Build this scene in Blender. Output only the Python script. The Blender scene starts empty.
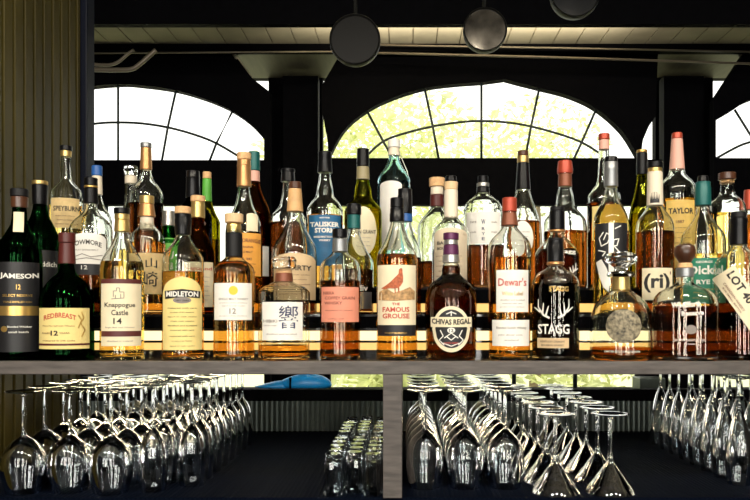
import bpy, bmesh, math, random
from mathutils import Vector, Matrix
from mathutils.geometry import tessellate_polygon
random.seed(7)
S = bpy.context.scene
COL = S.collection
PI = math.pi
CZ = 1.27            # eye height above the floor
F = 750.0            # focal length in pixels
VX, VY = 405.0, 315.0

def PX(px, D): return (px - VX) / F * D
def PZ(py, D): return CZ + (VY - py) / F * D

# ------------------------------------------------------------------ materials
def nodes_of(name):
    m = bpy.data.materials.new(name); m.use_nodes = True
    nt = m.node_tree
    return m, nt, nt.nodes['Principled BSDF']

def mat(name, col, rough=.5, metal=0., noise=0., nscale=30., bump=0., spec=.5, coat=0., stretch=None):
    m, nt, b = nodes_of(name)
    b.inputs['Roughness'].default_value = rough
    b.inputs['Metallic'].default_value = metal
    b.inputs['Specular IOR Level'].default_value = spec
    b.inputs['Coat Weight'].default_value = coat
    tc = nt.nodes.new('ShaderNodeTexCoord')
    n = nt.nodes.new('ShaderNodeTexNoise'); n.inputs['Scale'].default_value = nscale
    n.inputs['Detail'].default_value = 5
    src = tc.outputs['Object']
    if stretch:
        mp = nt.nodes.new('ShaderNodeMapping'); mp.inputs['Scale'].default_value = stretch
        nt.links.new(src, mp.inputs[0]); src = mp.outputs[0]
    nt.links.new(src, n.inputs['Vector'])
    r = nt.nodes.new('ShaderNodeValToRGB')
    a = noise
    r.color_ramp.elements[0].position = .3; r.color_ramp.elements[1].position = .7
    r.color_ramp.elements[0].color = tuple(max(0, c * (1 - a)) for c in col) + (1,)
    r.color_ramp.elements[1].color = tuple(min(1, c * (1 + a)) for c in col) + (1,)
    nt.links.new(n.outputs['Fac'], r.inputs[0]); nt.links.new(r.outputs[0], b.inputs['Base Color'])
    if bump:
        bp = nt.nodes.new('ShaderNodeBump'); bp.inputs['Strength'].default_value = bump
        bp.inputs['Distance'].default_value = .002
        nt.links.new(n.outputs['Fac'], bp.inputs['Height']); nt.links.new(bp.outputs[0], b.inputs['Normal'])
    return m

def glass(name, col=(1, 1, 1), rough=0., ior=1.5, wav=0.):
    m = bpy.data.materials.new(name); m.use_nodes = True
    nt = m.node_tree; nt.nodes.remove(nt.nodes['Principled BSDF'])
    out = nt.nodes['Material Output']
    g = nt.nodes.new('ShaderNodeBsdfGlass')
    g.inputs['Color'].default_value = tuple(col) + (1,)
    g.inputs['Roughness'].default_value = rough
    g.inputs['IOR'].default_value = ior
    if wav:
        tc = nt.nodes.new('ShaderNodeTexCoord')
        n = nt.nodes.new('ShaderNodeTexNoise'); n.inputs['Scale'].default_value = 45
        nt.links.new(tc.outputs['Object'], n.inputs['Vector'])
        bp = nt.nodes.new('ShaderNodeBump'); bp.inputs['Strength'].default_value = wav
        bp.inputs['Distance'].default_value = .002
        nt.links.new(n.outputs['Fac'], bp.inputs['Height']); nt.links.new(bp.outputs[0], g.inputs['Normal'])
    nt.links.new(g.outputs[0], out.inputs[0])
    return m

def emit(name, col, strength):
    m, nt, b = nodes_of(name)
    b.inputs['Base Color'].default_value = (.1, .1, .1, 1)
    b.inputs['Emission Color'].default_value = tuple(col) + (1,)
    b.inputs['Emission Strength'].default_value = strength
    return m

M = {}
M['clear'] = glass('clear_glass', (.97, .98, .96), wav=.12)
M['clear_stem'] = glass('clear_stemware_glass', (.97, .98, .985))
M['bluish'] = glass('pale_blue_glass', (.80, .93, .95), wav=.1)
M['green'] = glass('green_glass', (.08, .42, .14))
M['darkgreen'] = glass('dark_green_glass', (.028, .17, .05))
M['olive'] = glass('olive_glass', (.62, .60, .10), wav=.1)
M['brown'] = glass('brown_glass', (.42, .16, .04))
M['blackglass'] = mat('black_glass', (.006, .006, .008), .06, spec=.8)
M['amber'] = glass('amber_whisky', (.86, .61, .26), ior=1.36)
M['pale'] = glass('pale_whisky', (.96, .82, .46), ior=1.36)
M['deep'] = glass('deep_amber_whisky', (.58, .30, .085), ior=1.36)
M['darkliq'] = glass('dark_whisky', (.30, .13, .04), ior=1.36)
M['blackliq'] = glass('nearly_black_whisky', (.07, .035, .015), ior=1.36)
M['smoke'] = glass('smoke_black_glass', (.05, .05, .06))
M['cream'] = mat('cream_paper', (.80, .71, .50), .65, noise=.05)
M['yellow'] = mat('yellow_cream_paper', (.82, .66, .26), .65, noise=.05)
M['tan'] = mat('tan_paper', (.62, .45, .26), .7, noise=.08)
M['beige'] = mat('beige_paper', (.62, .52, .38), .7, noise=.06)
M['gold_paper'] = mat('golden_paper', (.78, .53, .14), .6, noise=.12)
M['washi'] = mat('kraft_washi_paper', (.70, .52, .25), .75, noise=.15, nscale=60)
M['white'] = mat('white_paper', (.82, .80, .75), .6, noise=.04)
M['orange'] = mat('orange_paper', (.80, .37, .06), .6, noise=.1)
M['pink'] = mat('salmon_paper', (.72, .27, .18), .65, noise=.05)
M['blue'] = mat('blue_paper', (.02, .13, .28), .5, noise=.35, nscale=25)
M['blackpaper'] = mat('black_paper', (.012, .012, .014), .45, noise=.1)
M['greenpaper'] = mat('green_paper', (.02, .22, .13), .5, noise=.08)
M['brightgreen'] = mat('bright_green_paper', (.10, .42, .05), .5, noise=.1)
M['goldink'] = mat('gold_foil', (.72, .46, .14), .3, metal=.8)
M['ink'] = mat('black_ink', (.02, .018, .018), .6)
M['inkgrey'] = mat('grey_ink', (.25, .22, .20), .6)
M['inkbrown'] = mat('brown_ink', (.16, .045, .03), .6)
M['inkred'] = mat('red_ink', (.50, .06, .04), .6)
M['inkwhite'] = mat('white_ink', (.80, .78, .72), .6)
M['inkblue'] = mat('navy_ink', (.02, .03, .10), .6)
M['inkyellow'] = mat('yellow_ink', (.85, .55, .05), .6)
M['maroonband'] = mat('maroon_print', (.10, .022, .02), .5)
M['blackcap'] = mat('black_cap', (.003, .003, .004), .28, spec=.3)
M['blackmatte'] = mat('black_matte', (.006, .006, .007), .5, spec=.3)
M['maroon'] = mat('maroon_wax', (.085, .014, .012), .4)
M['purple'] = mat('purple_foil', (.10, .02, .075), .35, metal=.3)
M['redfoil'] = mat('red_foil', (.42, .06, .03), .38, metal=.3)
M['brownfoil'] = mat('brown_foil', (.22, .07, .035), .4, metal=.3)
M['copper'] = mat('copper_foil', (.62, .32, .13), .33, metal=.75, noise=.1)
M['gold'] = mat('gold_metal', (.75, .53, .2), .3, metal=.85)
M['silver'] = mat('silver_metal', (.62, .61, .58), .3, metal=.85)
M['greyfoil'] = mat('grey_foil', (.3, .31, .32), .35, metal=.7)
M['cork'] = mat('pale_cork', (.66, .40, .19), .75, noise=.2, nscale=120)
M['lightwood'] = mat('light_wood', (.72, .50, .28), .5, noise=.15)
M['darkwood'] = mat('dark_wood', (.075, .028, .013), .3, noise=.4, nscale=30, stretch=(1, 1, .2), coat=.3)
M['teal'] = mat('teal_foil', (.006, .10, .095), .4, metal=.2)
M['bluecap'] = mat('blue_cap', (.02, .10, .34), .35)
M['pinkfoil'] = mat('pink_wrap', (.70, .38, .30), .55)
M['creamfoil'] = mat('cream_wrap', (.75, .66, .52), .5)
M['olivefoil'] = mat('olive_wrap', (.28, .24, .13), .5)
M['tanfoil'] = mat('tan_wrap', (.62, .37, .16), .55, noise=.2)
M['bird'] = mat('grouse_brown', (.42, .10, .035), .6, noise=.4, nscale=250)
M['heath'] = mat('heath_brown', (.45, .27, .12), .6, noise=.5, nscale=120)

M['shelfedge'] = mat('grey_brown_wood_edge', (.085, .073, .067), .5, noise=.35, nscale=18, bump=.3, stretch=(1, 6, 6))
M['shelftop'] = mat('black_polished_shelf', (.01, .01, .011), .12, spec=.5)
M['blackwood'] = mat('black_painted_wood', (.0022, .0022, .003), .6, noise=.2, spec=.02)
M['bead'] = mat('olive_painted_wood', (.062, .049, .010), .45, spec=.2, noise=.35, nscale=6, stretch=(1, 1, .3))
M['blackpost'] = mat('blue_black_paint', (.004, .006, .016), .45, spec=.2)
M['plank'] = mat('cream_ceiling_planks', (.42, .38, .29), .6, noise=.2, nscale=5)
M['floor'] = mat('dark_floor', (.012, .010, .008), .5, noise=.3)
M['wallp'] = mat('dark_wall_paint', (.012, .011, .010), .6, spec=.2)
M['pipe'] = mat('pale_pipe', (.16, .135, .10), .4, metal=.3)
M['steel'] = mat('brushed_steel', (.10, .12, .11), .32, metal=.8, noise=.2, nscale=12)
M['pan'] = mat('dark_iron', (.010, .010, .009), .5, metal=.4, noise=.3, nscale=40)
M['bluecloth'] = mat('blue_vinyl', (.01, .30, .80), .35, noise=.1)
M['muntin'] = mat('dark_window_bars', (.012, .02, .018), .5)
M['strip'] = emit('warm_light_strip', (1, .80, .42), 1.45)
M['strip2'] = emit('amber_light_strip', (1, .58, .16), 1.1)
M['paneglass'] = glass('window_pane_glass', (1, 1, 1), ior=1.01)
M['leaf'] = mat('leaf_green', (.74, .78, .44), .7, noise=.3, nscale=2)
M['bark'] = mat('bark', (.2, .15, .1), .8, noise=.3)
M['grass'] = mat('grass_ground', (.35, .36, .2), .9, noise=.3)
M['medal'] = mat('worn_pewter_print', (.20, .17, .11), .6, noise=.95, nscale=140)

# bar mat with a raised grid
def mat_grid():
    m, nt, b = nodes_of('black_rubber_grid')
    b.inputs['Base Color'].default_value = (.0015, .003, .008, 1)
    b.inputs['Specular IOR Level'].default_value = .02
    b.inputs['Roughness'].default_value = .7
    tc = nt.nodes.new('ShaderNodeTexCoord')
    v = nt.nodes.new('ShaderNodeTexVoronoi'); v.inputs['Scale'].default_value = 110
    v.inputs['Randomness'].default_value = 0
    nt.links.new(tc.outputs['Object'], v.inputs['Vector'])
    bp = nt.nodes.new('ShaderNodeBump'); bp.inputs['Strength'].default_value = .9; bp.inputs['Distance'].default_value = .003
    nt.links.new(v.outputs['Distance'], bp.inputs['Height']); nt.links.new(bp.outputs[0], b.inputs['Normal'])
    return m
M['rubber'] = mat_grid()

# ------------------------------------------------------------------ mesh helpers
def link(name, me, m, parent=None, smooth=False):
    o = bpy.data.objects.new(name, me); COL.objects.link(o)
    if m is not None and not me.materials: me.materials.append(m)
    if parent is not None: o.parent = parent
    if smooth:
        for p in me.polygons: p.use_smooth = True
    return o

def from_bm(name, bm, m, parent=None, smooth=False, auto=None):
    me = bpy.data.meshes.new(name); bm.normal_update(); bm.to_mesh(me); bm.free()
    if smooth:
        for p in me.polygons: p.use_smooth = True
        if auto: me.set_sharp_from_angle(angle=math.radians(auto))
    return link(name, me, m, parent)

def add_box(bm, x0, x1, y0, y1, z0, z1, bev=0.):
    r = bmesh.ops.create_cube(bm, size=1)
    vs = r['verts']
    for v in vs:
        v.co = Vector(((x0 + x1) / 2 + v.co.x * (x1 - x0), (y0 + y1) / 2 + v.co.y * (y1 - y0), (z0 + z1) / 2 + v.co.z * (z1 - z0)))
    if bev:
        es = list({e for v in vs for e in v.link_edges})
        bmesh.ops.bevel(bm, geom=es, offset=bev, segments=2, affect='EDGES', profile=.5)

def box(name, x0, x1, y0, y1, z0, z1, m, parent=None, bev=0.):
    bm = bmesh.new(); add_box(bm, x0, x1, y0, y1, z0, z1, bev)
    return from_bm(name, bm, m, parent)

def tag(o, label=None, cat=None, group=None, kind=None):
    if label: o['label'] = label
    if cat: o['category'] = cat
    if group: o['group'] = group
    if kind: o['kind'] = kind
    return o

def struct(o): o['kind'] = 'structure'; return o

def empty(name, loc):
    o = bpy.data.objects.new(name, None); COL.objects.link(o); o.location = loc
    o.empty_display_size = .02
    return o

def pchip(pts):
    """monotone cubic interpolation; pts sorted by first coordinate"""
    xs = [p[0] for p in pts]; ys = [p[1] for p in pts]; n = len(xs)
    h = [xs[i + 1] - xs[i] for i in range(n - 1)]
    d = [(ys[i + 1] - ys[i]) / h[i] for i in range(n - 1)]
    m = [0.] * n
    m[0] = d[0]; m[-1] = d[-1]
    for i in range(1, n - 1):
        if d[i - 1] * d[i] > 0:
            w1 = 2 * h[i] + h[i - 1]; w2 = h[i] + 2 * h[i - 1]
            m[i] = (w1 + w2) / (w1 / d[i - 1] + w2 / d[i])
    def f(x):
        if x <= xs[0]: return ys[0]
        if x >= xs[-1]: return ys[-1]
        i = 0
        while x > xs[i + 1]: i += 1
        t = (x - xs[i]) / h[i]
        return ((2 * t**3 - 3 * t**2 + 1) * ys[i] + (t**3 - 2 * t**2 + t) * h[i] * m[i]
                + (-2 * t**3 + 3 * t**2) * ys[i + 1] + (t**3 - t**2) * h[i] * m[i + 1])
    return f

def lathe_bm(prof, seg=40, sec=None, bm=None):
    """prof: list of (r,z) from the bottom axis out and up; sec(r, a) -> (x, y)"""
    bm = bm or bmesh.new()
    if sec is None: sec = lambda r, a: (r * math.sin(a), -r * math.cos(a))
    rings = []
    for r, z in prof:
        if r < 1e-5: rings.append([bm.verts.new((0, 0, z))])
        else: rings.append([bm.verts.new((*sec(r, 2 * PI * k / seg), z)) for k in range(seg)])
    for A, B in zip(rings, rings[1:]):
        if len(A) == 1 and len(B) == 1: continue
        for k in range(seg):
            j = (k + 1) % seg
            if len(A) == 1: bm.faces.new((A[0], B[j], B[k]))
            elif len(B) == 1: bm.faces.new((A[k], A[j], B[0]))
            else: bm.faces.new((A[k], A[j], B[j], B[k]))
    return bm

def tube_bm(pts, r, seg=10, bm=None):
    bm = bm or bmesh.new(); rings = []
    pts = [Vector(p) for p in pts]
    for i, p in enumerate(pts):
        t = (pts[min(i + 1, len(pts) - 1)] - pts[max(i - 1, 0)]).normalized()
        up = Vector((0, 0, 1)) if abs(t.z) < .9 else Vector((1, 0, 0))
        a = t.cross(up).normalized(); b = a.cross(t)
        rr = r[i] if isinstance(r, (list, tuple)) else r
        rings.append([bm.verts.new(p + (a * math.cos(2 * PI * k / seg) + b * math.sin(2 * PI * k / seg)) * rr) for k in range(seg)])
    for A, B in zip(rings, rings[1:]):
        for k in range(seg):
            j = (k + 1) % seg; bm.faces.new((A[k], A[j], B[j], B[k]))
    bm.faces.new(rings[0][::-1]); bm.faces.new(rings[-1])
    return bm

_tc = {}
def text2d(s, bold=.0):
    """text as 2-D triangles scaled to a 1x1 box: (verts, faces, aspect)"""
    k = (s, bold)
    if k in _tc: return _tc[k]
    cu = bpy.data.curves.new('lettering', 'FONT'); cu.body = s; cu.resolution_u = 2
    cu.offset = bold; cu.align_x = 'CENTER'
    o = bpy.data.objects.new('lettering', cu); COL.objects.link(o)
    dg = bpy.context.evaluated_depsgraph_get(); dg.update()
    me = bpy.data.meshes.new_from_object(o.evaluated_get(dg))
    vs = [(v.co.x, v.co.y) for v in me.vertices]; fs = [tuple(p.vertices) for p in me.polygons]
    bpy.data.objects.remove(o); bpy.data.curves.remove(cu); bpy.data.meshes.remove(me)
    if not vs: _tc[k] = ([], [], 1); return _tc[k]
    x0 = min(v[0] for v in vs); x1 = max(v[0] for v in vs); y0 = min(v[1] for v in vs); y1 = max(v[1] for v in vs)
    vs = [((v[0] - (x0 + x1) / 2) / (x1 - x0), (v[1] - (y0 + y1) / 2) / (y1 - y0)) for v in vs]
    _tc[k] = (vs, fs, (x1 - x0) / (y1 - y0))
    return _tc[k]

# ------------------------------------------------------------------ bottles
ZSHELF = CZ - .088
ZMID = CZ + .002
ZBACK = CZ + .062
ROW = {'F': (1.49, ZSHELF), 'M': (1.62, ZMID), 'B': (1.75, ZBACK), 'C': (1.88, ZBACK)}
GROUP = {'F': 'whisky bottles in the front row', 'M': 'whisky bottles on the lower riser step',
         'B': 'bottles on the upper riser step', 'C': 'bottles on the upper riser step'}
ALLB = []

class Bottle:
    def __init__(s, label, x, row, prof, glassm='clear', liquid=None, level=None, name='whisky_bottle',
                 nexp=2., depth=1., dy=0., seg=44, flat=False, wall=.0028, cat='bottle', base_thick=.008):
        D, zb = ROW[row]; D += dy
        s.D, s.x, s.zb = D, x, zb
        s.nexp, s.depth = nexp, depth
        s.k = D / F
        s.root = empty(name, (PX(x, D), D, zb))
        tag(s.root, label, cat, GROUP[row])
        s.root.rotation_euler = (0, 0, -math.atan2(PX(x, D), D) * .85)      # each bottle is turned to face the bar guest
        pts = sorted((PZ(py, D) - zb, hw * s.k) for py, hw in prof)
        pts = [p for p in pts if p[0] > .006]
        r0 = pts[0][1]
        pts = [(0., r0 * .94), (.004, r0 * .995)] + pts
        s.pts = pts; s.f = pchip(pts); s.H = pts[-1][0]
        s.rn = min(p[1] for p in pts[len(pts) // 2:])
        ALLB.append(s)
        # outer wall and inner wall as one closed shell
        N = 46
        zs = sorted(set([round(s.H * i / N, 5) for i in range(N + 1)] + [.004]))
        outer = [(s.f(z), z) for z in zs]
        solid = glassm == 'blackglass'
        prof3 = [(0, .002), (outer[0][0] * .7, .0012)] + outer
        if solid:
            prof3 += [(0, s.H)]
        else:
            bt = base_thick
            zi = [z for z in zs if z > bt + .003][::-1]
            inner = [(max(s.f(z) - wall, .002), z) for z in zi]
            rb = s.f(bt + .003) - wall
            inner += [(rb * .97, bt + .001), (rb * .8, bt), (0, bt + .002)]
            prof3 += inner
        s.secf = s.section
        bm = lathe_bm(prof3, seg, s.section)
        bmesh.ops.recalc_face_normals(bm, faces=bm.faces)
        from_bm('body', bm, M[glassm], s.root, smooth=not flat, auto=50)
        if liquid:
            zl = min(PZ(level, D) - zb, s.H - .01)
            bt = base_thick
            zs2 = [bt + .003 + (zl - bt - .003) * i / 24 for i in range(25)]
            rb = s.f(bt + .003) - wall + .0006
            lp = [(0, bt + .0012), (rb * .8, bt - .0008), (rb * .98, bt + .0002)] + [(max(s.f(z) - wall + .0006, .002), z) for z in zs2] + [(0, zl)]
            bm = lathe_bm(lp, seg, s.section)
            bmesh.ops.recalc_face_normals(bm, faces=bm.faces)
            from_bm('whisky', bm, M[liquid], s.root, smooth=not flat, auto=50)

    def ry(s, r):
        if s.depth == 1.: return r
        n = s.rn
        return r if r <= n else n + (r - n) * s.depth

    def expn(s, r):
        if s.nexp == 2.: return 2.
        t = min(1, max(0, (r - s.rn * 1.05) / (s.rn * .8)))
        return 2 + (s.nexp - 2) * t

    def section(s, r, a):
        e = 2. / s.expn(r); sn, cs = math.sin(a), math.cos(a)
        return (r * math.copysign(abs(sn) ** e, sn), -s.ry(r) * math.copysign(abs(cs) ** e, cs))

    def wrap(s, px, py, off):
        q = s.D - s.ry(s.f(PZ(py, s.D) - s.zb)) * .85      # the printed face stands a little nearer than the axis
        X = (px - s.x) * s.k * q / s.D; Z = PZ(py, q) - s.zb
        r = s.f(Z) + off; n = s.expn(r)
        t = min(.995, abs(X / r))
        return Vector((max(-r, min(r, X)), -(s.ry(r) if s.depth == 1. else s.ry(r - off) + off) * (1 - t ** n) ** (1 / n), Z))

    def cap(s, y0, y1, h0, h1=None, m='blackcap', name='cap', mid=None, seg=32, bev=.08):
        """a turned stopper, capsule or ring between two heights; h0 at the top"""
        h1 = h0 if h1 is None else h1
        z0, z1 = PZ(y1, s.D) - s.zb, PZ(y0, s.D) - s.zb
        r1, r0 = h0 * s.k, h1 * s.k
        b = min((z1 - z0) * .2, .0012)
        pr = [(0, z0), (r0 - b, z0), (r0, z0 + b)]
        if mid: pr += [(h * s.k, PZ(y, s.D) - s.zb) for y, h in sorted(mid, reverse=True)]
        pr += [(r1, z1 - b), (r1 - b, z1), (0, z1)]
        bm = lathe_bm(pr, seg)
        bmesh.ops.recalc_face_normals(bm, faces=bm.faces)
        return from_bm(name, bm, M[m] if isinstance(m, str) else m, s.root, smooth=True, auto=35)

    def sheet(s, m, x0, x1, y0, y1, shape='rect', name='label', off=.0006, parent=None, tilt=0., nv=10):
        """paper on the glass; y0 top, y1 bottom; shape rect, arch or oval"""
        bm = bmesh.new(); nu = 20
        xc, yc = (x0 + x1) / 2, (y0 + y1) / 2; hx, hy = (x1 - x0) / 2, (y1 - y0) / 2
        ct, st = math.cos(tilt), math.sin(tilt)
        g = []
        for i in range(nu + 1):
            u = -1 + 2 * i / nu
            top, bot = -hy, hy
            c = math.sqrt(max(0, 1 - u * u))
            if shape == 'oval': top, bot = -hy * c, hy * c
            elif shape == 'arch': top = -hy + (1 - c) * hx * .8
            elif shape == 'dome': top = -hy + (1 - c) * hx * .35
            col = []
            for j in range(nv + 1):
                v = top + (bot - top) * j / nv
                dx, dyy = u * hx, v
                col.append(bm.verts.new(s.wrap(xc + dx * ct - dyy * st, yc + dx * st + dyy * ct, off)))
            g.append(col)
        for i in range(nu):
            for j in range(nv):
                vs = (g[i][j], g[i][j + 1], g[i + 1][j + 1], g[i + 1][j])
                try: bm.faces.new(vs)
                except ValueError: pass
        bmesh.ops.remove_doubles(bm, verts=bm.verts, dist=1e-6)
        o = from_bm(name, bm, M[m], parent or s.root, smooth=True)
        return o

    def text(s, parent, m, items, off=.0012, name='lettering', bold=.012):
        """items: (string, cx, cy, width px, height px[, tilt[, arc]]) -> one mesh of print"""
        bm = bmesh.new()
        for it in items:
            st, cx, cy, w, h = it[:5]; ti = it[5] if len(it) > 5 else 0.; arc = it[6] if len(it) > 6 else 0.
            vs, fs, _ = text2d(st, bold)
            c, sn = math.cos(ti), math.sin(ti); nv = []
            for x, y in vs:
                dx, dyy = x * w, -y * h + arc * (x * 2) ** 2
                nv.append(bm.verts.new(s.wrap(cx + dx * c - dyy * sn, cy + dx * sn + dyy * c, off)))
            for f in fs:
                try: bm.faces.new([nv[i] for i in f])
                except ValueError: pass
        return from_bm(name, bm, M[m], parent or s.root)

    def poly(s, parent, m, polys, off=.0016, name='emblem', cuts=1):
        bm = bmesh.new()
        for P in polys:
            tri = tessellate_polygon([[Vector((x, y, 0)) for x, y in P]])
            vs = [bm.verts.new((x, y, 0)) for x, y in P]
            for t in tri:
                try: bm.faces.new([vs[i] for i in t])
                except ValueError: pass
        if cuts: bmesh.ops.subdivide_edges(bm, edges=bm.edges, cuts=cuts * 3, use_grid_fill=True)
        for v in bm.verts: v.co = s.wrap(v.co.x, v.co.y, off)
        return from_bm(name, bm, M[m], parent or s.root)

    def strokes(s, parent, m, lines, w=.6, off=.0014, name='lettering'):
        """brush strokes: each line a list of (px,py[,width])"""
        bm = bmesh.new()
        for L in lines:
            P = []
            for i in range(len(L) - 1):
                for t in (0, .25, .5, .75):
                    a, b = L[i], L[i + 1]
                    P.append([a[k] + (b[k] - a[k]) * t for k in (0, 1)] + [(a[2] if len(a) > 2 else w) * (1 - t) + (b[2] if len(b) > 2 else w) * t])
            e = L[-1]; P.append([e[0], e[1], e[2] if len(e) > 2 else w])
            pr = None
            for i, p in enumerate(P):
                q0, q1 = P[max(i - 1, 0)], P[min(i + 1, len(P) - 1)]
                dx, dy = q1[0] - q0[0], q1[1] - q0[1]; l = math.hypot(dx, dy) or 1
                nx, ny = -dy / l * p[2], dx / l * p[2]
                cur = (bm.verts.new(s.wrap(p[0] + nx, p[1] + ny, off)), bm.verts.new(s.wrap(p[0] - nx, p[1] - ny, off)))
                if pr: bm.faces.new((pr[0], pr[1], cur[1], cur[0]))
                pr = cur
        return from_bm(name, bm, M[m], parent or s.root)

def lines(cx, w, y0, y1, n, h=.9):
    """small unreadable print: rows of short words, as the photo shows them"""
    ws = ['aged in oak casks', 'single malt whisky', 'distilled and bottled', 'matured with care', 'product of the distillery']
    return [(ws[(i + int(cx)) % 5], cx, y0 + (y1 - y0) * i / max(1, n - 1), w * (1 - .18 * (i % 2)), h) for i in range(n)]

def std(top, nh, ss, se, bh, bot=372, lip=True, mid=None):
    p = [(top, nh + (.8 if lip else 0))]
    if lip: p += [(top + 3, nh + .8), (top + 4.5, nh)]
    p += [(ss, nh)] + (mid or []) + [(se, bh), (bot, bh)]
    return p

# ---- front row
b = Bottle('black-green bottle with cream neck tag and gold band at far left', 19.5, 'F',
           [(192, 7.5), (206, 6.5), (222, 7.5), (234, 13), (246, 19.5), (262, 21), (354, 21)], 'darkgreen', 'darkliq', 240)
b.cap(189, 197, 8.5, 8.5, 'blackmatte'); b.cap(197, 208, 8, 7.8, 'darkwood', 'capsule')
n_ = b.sheet('cream', 14.5, 24, 212, 232, name='neck_label')
l = b.sheet('blackpaper', .8, 38.5, 262, 352, name='label')
b.text(l, 'inkwhite', [('JAMESON', 20.5, 277, 35, 6.5, 0, -1.5)], bold=.03)
b.text(l, 'goldink', [('12', 20, 287, 4, 5), ('SELECT RESERVE', 19, 295.5, 27, 2.6), ('TRIPLE DISTILLED IRISH', 19, 302, 26, 1.8)])
g = b.sheet('goldink', .8, 38.5, 306, 315.5, name='gold_band', off=.001)
b.sheet('goldink', 4, 10, 326, 332, 'oval', name='seal', off=.001)
b.text(l, 'inkwhite', [('Blended Whiskey', 21, 327, 22, 2.5), ('small batch', 20, 332, 18, 2)])

b = Bottle('squat dark bottle with maroon wax neck and yellow label reading 12', 67, 'F',
           [(234, 7), (262, 6.5), (272, 8), (279, 15), (292, 23.5), (300, 25.5), (354, 25.5)], 'darkgreen', 'darkliq', 285)
b.cap(233, 243, 8, 8, 'maroon'); b.cap(243, 264, 7.2, 8.2, 'maroon', 'capsule')
l = b.sheet('yellow', 42, 89, 308, 349, name='label')
b.sheet('maroonband', 42, 89, 343.5, 345.5, name='band', off=.001)
b.text(l, 'inkred', [('REDBREAST', 62, 315, 30, 5, 0, 3.2)], bold=.02)
b.text(l, 'ink', [('12', 57, 333, 7, 5)], bold=.03)
b.text(l, 'inkbrown', [('Pure Pot Still Irish Whiskey', 61, 326, 30, 1.6), ('AGED        YEARS', 58, 333, 26, 1.5), ('matured in oak casks', 61, 340.5, 30, 1.4)])
b.strokes(l, 'goldink', [[(82, 312), (84, 318), (81, 323), (85, 330), (82, 337)], [(79, 315), (82, 320), (79, 328)]], .5)

b = Bottle('clear pale whisky bottle with black cap, gold neck, castle label reading 14', 122, 'F',
           [(212, 6.5), (230, 6.5), (243, 9.5), (253, 15.5), (264, 20.3), (272, 21), (354, 21)], 'clear', 'pale', 262)
b.cap(208, 214, 7.8, 7.8, 'blackcap'); b.cap(214, 220, 7.2, 7.2, 'gold', 'capsule'); b.cap(220, 232, 6.9, 7.6, 'gold', 'neck_foil')
l = b.sheet('cream', 103, 141, 280, 346, name='label')
b.sheet('maroonband', 103, 141, 279, 283.5, name='band', off=.001)
b.sheet('maroonband', 103, 141, 331, 336.5, name='band', off=.001)
b.text(l, 'ink', [('Knappogue', 121, 305.5, 29, 6), ('Castle', 121, 312.5, 16, 5.5), ('14', 119, 321, 8, 6)], bold=.015)
b.text(l, 'inkgrey', [('Single Malt Irish Whiskey', 121, 327.5, 28, 1.6), ('distilled in ireland', 121, 341, 24, 1.4)])
b.strokes(l, 'inkgrey', [[(115, 297), (115, 291), (118, 291), (118, 288), (121, 288), (121, 292), (125, 292), (125, 298), (113, 299)], [(117, 299), (117, 295)], [(122, 298), (122, 294)]], .35)

b = Bottle('clear bottle with cork-topped black neck and tall domed label, black name plate', 183, 'F',
           [(213, 7), (234, 7), (243, 10), (252, 17), (261, 20.3), (354, 20.5)], 'clear', 'amber', 272)
b.cap(207, 214, 8.2, 8.2, 'cork', 'stopper'); b.cap(214, 235, 8.2, 7.6, 'blackcap', 'capsule', mid=[(219, 7.9), (220, 8.3)])
l = b.sheet('yellow', 164, 202, 277, 350, 'arch', name='label')
b.poly(l, 'blackpaper', [[(166, 291), (183, 289), (200.5, 291), (200, 298), (183, 297), (166.5, 299)]], name='name_plate', cuts=2)
b.text(l, 'inkwhite', [('MIDLETON', 183, 294, 31, 5.4)], off=.0024, bold=.035)
b.sheet('inkgrey', 174, 192, 297, 303.5, 'oval', name='seal', off=.0008)
b.text(l, 'ink', [('VERY RARE', 183, 300.5, 13, 1.8)] + lines(183, 28, 308, 330, 6, 1.3) + lines(183, 24, 336, 346, 3, 1.2))

b = Bottle('amber bottle with pale wooden stopper, black neck sleeve and white label reading 12', 234, 'F',
           [(230, 7), (256, 7.6), (260, 11), (266, 18), (273, 20.3), (354, 20.3)], 'clear', 'amber', 262)
b.cap(214, 223, 9.2, 9, 'lightwood', 'stopper'); b.cap(223, 233, 6.4, 6.6, 'gold', 'collar', mid=[(227, 7.4)]); b.cap(233, 257, 8.3, 8.5, 'blackmatte', 'neck_sleeve')
l = b.sheet('white', 215, 252, 283, 320, name='label')
b.sheet('inkyellow', 229.5, 238.5, 286, 295, 'oval', name='sun_emblem', off=.001)
b.text(l, 'inkgrey', [('SINGLE MALT WHISKY', 234, 299, 29, 2.2), ('12', 233.5, 311, 6.5, 5.5)] + lines(234, 27, 303, 306, 2, 1.2) + lines(234, 27, 316, 318, 1, 1.2))

b = Bottle('faceted square-shouldered decanter bottle with glass stopper, white label, dark brush characters', 284, 'F',
           [(276, 8), (281, 8.5), (284, 14), (288, 22), (293, 25.8), (354, 25.5)], 'clear', 'amber', 345, seg=24, flat=True, wall=.004)
b.cap(257, 269, 11, 11.5, 'clear_stem', 'glass_stopper', mid=[(260, 12.8), (263, 11.8), (266, 12.5)], seg=12)
b.cap(269, 274, 7.4, 7.8, 'cork', 'cork'); b.cap(273, 282, 8.6, 9, 'brownfoil', 'neck_band')
l = b.sheet('white', 263, 303, 302, 340, name='label', off=.0012)
b.text(l, 'inkblue', [('響', 289, 317, 19, 23)], off=.002, bold=0)
b.text(l, 'inkgrey', [('HIBIKI', 271, 321, 14, 3), ('SUNTORY WHISKY', 271, 325.5, 14, 1.3)] + lines(282, 30, 334, 336, 1, 1.2), off=.002)

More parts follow.
